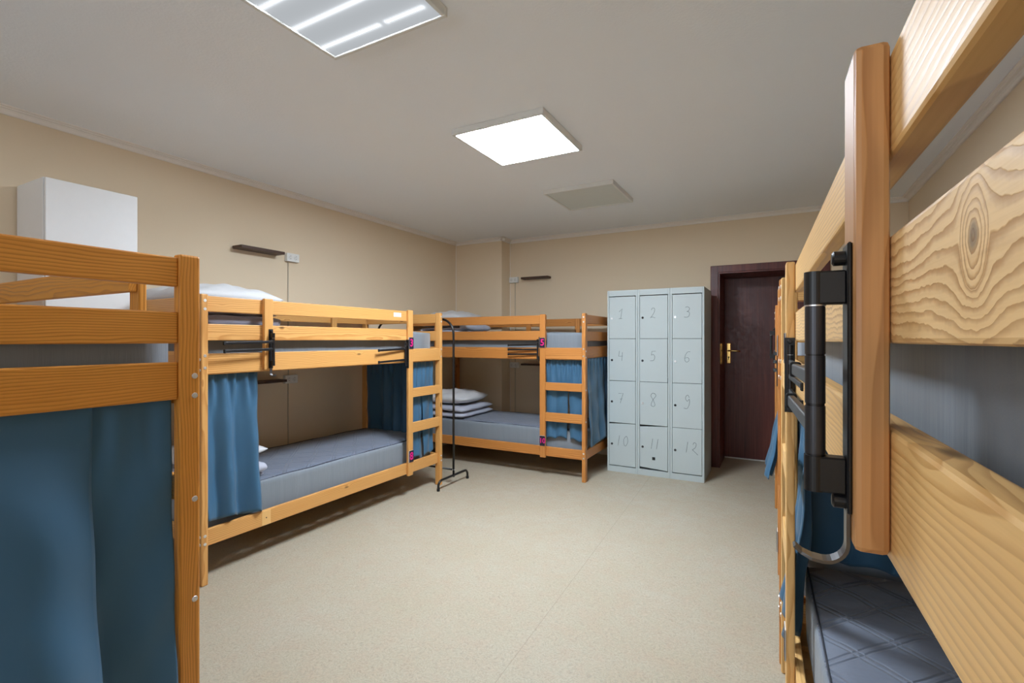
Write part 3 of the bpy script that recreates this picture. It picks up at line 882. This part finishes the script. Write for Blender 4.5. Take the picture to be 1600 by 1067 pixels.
# glyphs in a 1 x 1 square, y up; second item True = smoothed curve
G = {
 '1': [([(0.25, 0.70), (0.75, 1.0), (0.50, 0.0)], False), ([(0.2, 0.0), (0.75, 0.02)], False)],
 'I': [([(0.62, 1.0), (0.38, 0.0)], False)],
 '2': [([(0.25, 0.78), (0.45, 0.98), (0.75, 0.92), (0.72, 0.62), (0.40, 0.25), (0.10, 0.02)], True), ([(0.10, 0.02), (0.35, 0.10), (0.85, 0.0)], True)],
 '3': [([(0.25, 0.95), (0.55, 1.0), (0.85, 0.85), (0.70, 0.62), (0.45, 0.55)], True), ([(0.45, 0.55), (0.80, 0.48), (0.78, 0.15), (0.45, 0.0), (0.05, 0.05)], True)],
 '4': [([(0.30, 1.0), (0.18, 0.45), (0.80, 0.48)], False), ([(0.78, 0.85), (0.70, 0.0)], False)],
 '5': [([(0.95, 1.0), (0.35, 0.97), (0.28, 0.60)], False), ([(0.28, 0.60), (0.60, 0.68), (0.80, 0.42), (0.60, 0.10), (0.10, 0.05)], True)],
 '6': [([(0.95, 1.0), (0.50, 0.92), (0.18, 0.50), (0.20, 0.12), (0.50, 0.0), (0.78, 0.20), (0.62, 0.42), (0.20, 0.38)], True)],
 '7': [([(0.15, 0.95), (0.90, 1.0), (0.45, 0.0)], False), ([(0.40, 0.40), (0.75, 0.44)], False)],
 '8': [([(0.80, 0.95), (0.45, 1.0), (0.20, 0.80), (0.50, 0.52), (0.78, 0.15), (0.55, 0.0), (0.22, 0.12), (0.50, 0.50), (0.92, 0.82), (0.72, 1.0)], True)],
 '9': [([(0.80, 0.80), (0.55, 1.0), (0.28, 0.78), (0.50, 0.55), (0.80, 0.70), (0.80, 0.35), (0.50, 0.02), (0.05, 0.03)], True)],
 '0': [([(0.60, 1.0), (0.22, 0.65), (0.25, 0.15), (0.50, 0.0), (0.85, 0.40), (0.80, 0.85), (0.60, 1.0)], True)],
 'Z': [([(0.25, 0.80), (0.45, 1.0), (0.72, 0.85), (0.55, 0.50), (0.15, 0.30)], True), ([(0.15, 0.30), (0.45, 0.15), (0.95, -0.15)], False)],
}
LX, LYF, CW, LD = -1.513, 4.787, 0.305, 0.52
lk = empty('locker_cabinet', (LX, LYF, 0))
tag(lk, 'pale grey metal locker cabinet with twelve numbered doors beside the brown door', 'lockers')
rows = [1.738, 1.322, 0.905, 0.487, 0.062]
NUM = [['1', '4', '7', 'I0'], ['2', '5', '8', 'II'], ['3', '6', '9', 'IZ']]
TXT = [['1', '4', '7', '10'], ['2', '5', '8', '11'], ['3', '6', '9', '12']]
lockmat = {(0, 0): CHROME, (0, 1): LOCK_DARK, (0, 2): LOCK_DARK, (0, 3): GREY_BAR, (1, 0): LOCK_DARK, (1, 1): GREY_BAR, (1, 2): CHROME, (1, 3): GREY_BAR, (2, 0): CHROME, (2, 1): CHROME, (2, 2): LOCK_DARK, (2, 3): GREY_BAR}
for c in range(3):
    x0 = c * CW; x1 = x0 + CW - 0.0015
    bm = bmesh.new()
    t = 0.018
    box(bm, x0, x0 + t, 0, LD, 0, 1.80, bev=0.0015); box(bm, x1 - t, x1, 0, LD, 0, 1.80, bev=0.0015)
    box(bm, x0 + t, x1 - t, 0.0005, LD, 1.744, 1.80); box(bm, x0 + t, x1 - t, 0.0005, LD, 0, 0.056)
    box(bm, x0 + t, x1 - t, LD - 0.01, LD, 0.056, 1.744)
    obj('carcass', bm, LOCKER, lk)
    bm = bmesh.new()
    for z in rows[1:4]: box(bm, x0 + t, x1 - t, 0.012, LD - 0.01, z - 0.004, z + 0.004)
    obj('shelf', bm, LOCKER_IN, lk)
    for r in range(4):
        zt, zb = rows[r] - 0.002, rows[r + 1] + 0.002
        da, db = x0 + t + 0.0025, x1 - t - 0.0035
        yo = 0.0
        if (c, r) == (1, 1): yo = -0.006
        bm = boxbm(da, db, yo + 0.001, yo + 0.016, zb, zt, bev=0.0012)
        if (c, r) in ((1, 3), (0, 3)):           # bent lower doors, gaping at the top on the lock side
            dz = 0.016 if c == 1 else 0.010
            for v in bm.verts:
                if v.co.z > (zt + zb) / 2: v.co.z -= dz * (1 - (v.co.x - da) / (db - da))
                elif c == 1: v.co.z += 0.016 * (1 - (v.co.x - da) / (db - da))
        d = obj('locker_door', bm, LOCKER, lk)
        d['label'] = 'locker door marked ' + TXT[c][r]
        lx, lz = da + 0.026, (zt + zb) / 2 + (-0.005 if r < 2 else 0.0)
        yf = yo + 0.001
        bm = bmesh.new()
        cyl(bm, (lx, yf, lz), (lx, yf - 0.004, lz), 0.0115, 0.010, 16); cyl(bm, (lx, yf - 0.004, lz), (lx, yf - 0.006, lz), 0.007, 0.007, 12)
        obj('cam_lock', bm, lockmat[(c, r)], d)
        bm = bmesh.new()
        w, h = (0.062, 0.098)
        cx = da + (0.115 if r < 3 else (0.148, 0.158, 0.166)[c]) + (0.01 if c == 1 else 0.018 if c == 2 else 0.0)
        cz = lz + (0.034 if r < 2 else 0.028) + 0.01
        s = NUM[c][r]
        if (c, r) in ((1, 2), (2, 2)): w, h = 0.066, 0.128
        for q, ch in enumerate(s):
            ox = cx + (0 if len(s) == 1 else (-0.052 + q * (0.068 if ch != 'I' else 0.050)))
            for pts, sm in G[ch]:
                pp = [(ox + p[0] * w - w / 2, cz + p[1] * h - h / 2) for p in pts]
                strokes(bm, smooth_pts(pp) if sm else pp, yf - 0.0002)
        obj('handwritten_number', bm, INK, d)
        if (c, r) == (1, 3):
            obj('square_patch', boxbm(da + 0.118, da + 0.146, yf - 0.002, yf, lz - 0.118, lz - 0.090, bev=0.0006), RUBBER, d)

# ------------------------------------------------------------------ white cabinet, shelves, outlets
cab = empty('tall_cabinet', (XL + 0.01, 1.065, 0))
tag(cab, 'tall white laminate cabinet against the left wall behind the amber bunk', 'cabinet')
obj('cabinet_body', boxbm(0, 0.335, 0, 0.415, 0, 2.15, bev=0.0015), WHITE_LAM, cab)
dr = obj('cabinet_door', boxbm(0.3385, 0.356, 0.004, 0.415, 0.08, 2.147, bev=0.0015), WHITE_LAM, cab)
bm = bmesh.new(); cyl(bm, (0.356, 0.04, 1.02), (0.372, 0.04, 1.02), 0.009, 0.012, 16)
obj('knob', bm, CHROME, dr)

def shelf(label, x0, x1, y0, y1, z0, z1):
    o = obj('wall_shelf', boxbm(x0, x1, y0, y1, z0, z1, bev=0.0015), SHELF_BR)
    base_origin(o)
    return tag(o, label, 'wall shelf', 'small dark wall shelves')
shelf('small dark brown shelf high on the left wall above the honey pine bunk', XL, XL + 0.115, 2.275, 2.645, 2.008, 2.030)
shelf('small dark shelf low on the left wall inside the lower bunk there', XL, XL + 0.115, 2.30, 2.665, 0.965, 0.985)
shelf('small dark brown shelf high on the back wall left of the lockers', -2.785, -2.425, YB - 0.105, YB, 2.055, 2.078)
shelf('small dark shelf low on the back wall inside the lower bunk there', -2.785, -2.425, YB - 0.105, YB, 0.998, 1.018)

def outlet(label, loc, rz):
    """double socket; local x along the wall, y = into the room"""
    e = empty('wall_outlet', loc, rz)
    obj('outlet_box', boxbm(-0.060, 0.060, 0, 0.036, -0.035, 0.035, bev=0.004, seg=2), WHITE_PL, e)
    for x in (-0.027, 0.027):
        bm = bmesh.new()
        cyl(bm, (x, 0.0355, 0), (x, 0.0375, 0), 0.0215, 0.0205, 20)
        s = obj('socket', bm, WHITE_METAL, e)
        bm = bmesh.new()
        for dz in (-0.0095, 0.0095): cyl(bm, (x, 0.0374, dz), (x, 0.0380, dz), 0.0028, n=10)
        cyl(bm, (x + 0.011, 0.0374, 0), (x + 0.011, 0.0380, 0), 0.002, n=8)
        obj('pin_hole', bm, DARK_HOLE, s)
    return tag(e, label, 'outlet', 'white double wall outlets')
outlet('white double outlet high on the left wall right of the shelf', (XL, 2.785, 2.010), -PI / 2)
outlet('white double outlet low on the left wall inside the lower bunk there', (XL, 2.770, 0.977), -PI / 2)
outlet('white double outlet high on the back wall next to the chimney corner', (-2.925, YB, 2.062), PI)
outlet('white double outlet low on the back wall inside the lower bunk there', (-2.920, YB, 0.995), PI)
def cable(label, pts, r=0.0045):
    o = obj('wall_cable', tube(bmesh.new(), pts, r, 8), CABLE_M, None, True)
    base_origin(o)
    return tag(o, label, 'cable')
cable('thin beige cable running down the left wall from the outlets', [(XL + 0.005, 2.757, 1.976), (XL + 0.005, 2.757, 1.5), (XL + 0.005, 2.760, 1.013)])
cable('thin cable below the low outlet on the left wall, inside a lower bunk', [(XL + 0.005, 2.757, 0.941), (XL + 0.005, 2.757, 0.5), (XL + 0.005, 2.757, 0.061)])
cable('thin beige cable running down the back wall from the outlets', [(-2.915, YB - 0.005, 2.027), (-2.915, YB - 0.005, 1.5), (-2.915, YB - 0.005, 1.031)])
cable('thin cable below the low outlet on the back wall, inside a lower bunk', [(-2.915, YB - 0.005, 0.959), (-2.915, YB - 0.005, 0.5), (-2.915, YB - 0.005, 0.061)])

# ------------------------------------------------------------------ clothes rack between bunks 3 and 5
rk = empty('clothes_rack', (-2.59, 3.655, 0))
tag(rk, 'black tubular steel clothes rack standing between the honey pine and far corner bunks', 'clothes rack')
RR, W_ = 0.0105, 0.92
pts = [(0, 0, 0.07), (0, 0, 1.0), (0, 0, 1.36)] + arc((-0.14, 0, 1.36), (1, 0, 0), (0, 0, 1), 0.14, 0, PI / 2, 8)[1:]
pts += [(-W_ / 2, 0, 1.50)] + arc((-W_ + 0.14, 0, 1.36), (1, 0, 0), (0, 0, 1), 0.14, PI / 2, PI, 8)
pts += [(-W_, 0, 1.0), (-W_, 0, 0.07)]
obj('rack_frame', tube(bmesh.new(), pts, RR, 12), BLACK_TUBE, rk, True)
for x in (0, -W_):
    pts = [(x, -0.225, 0.012)] + arc((x, -0.180, 0.040), (0, 1, 0), (0, 0, 1), 0.045, PI, PI / 2, 6) + arc((x, 0.180, 0.040), (0, 1, 0), (0, 0, 1), 0.045, PI / 2, 0, 6) + [(x, 0.225, 0.012)]
    f = obj('foot', tube(bmesh.new(), pts, RR, 12), BLACK_TUBE, rk, True)
    bm = bmesh.new()
    for y in (-0.225, 0.225): cyl(bm, (x, y, 0), (x, y, 0.022), 0.0135, n=14)
    obj('rubber_cap', bm, RUBBER, f)
obj('crossbar', tube(bmesh.new(), [(-0.008, 0, 0.135), (-W_ / 2, 0, 0.135), (-W_ + 0.008, 0, 0.135)], 0.008, 10), BLACK_TUBE, rk, True)
bm = bmesh.new(); cyl(bm, (0.010, 0, 0.135), (0.0125, 0, 0.135), 0.005, n=10); cyl(bm, (0, -0.0105, 0.135), (0, -0.0125, 0.135), 0.005, n=10)
obj('screw', bm, CHROME, rk)

for e in (bed1, bed2, bed3, bed4, bed5):
    for k in ('L', 'xf', 'D', 'so'):
        if k in e: del e[k]
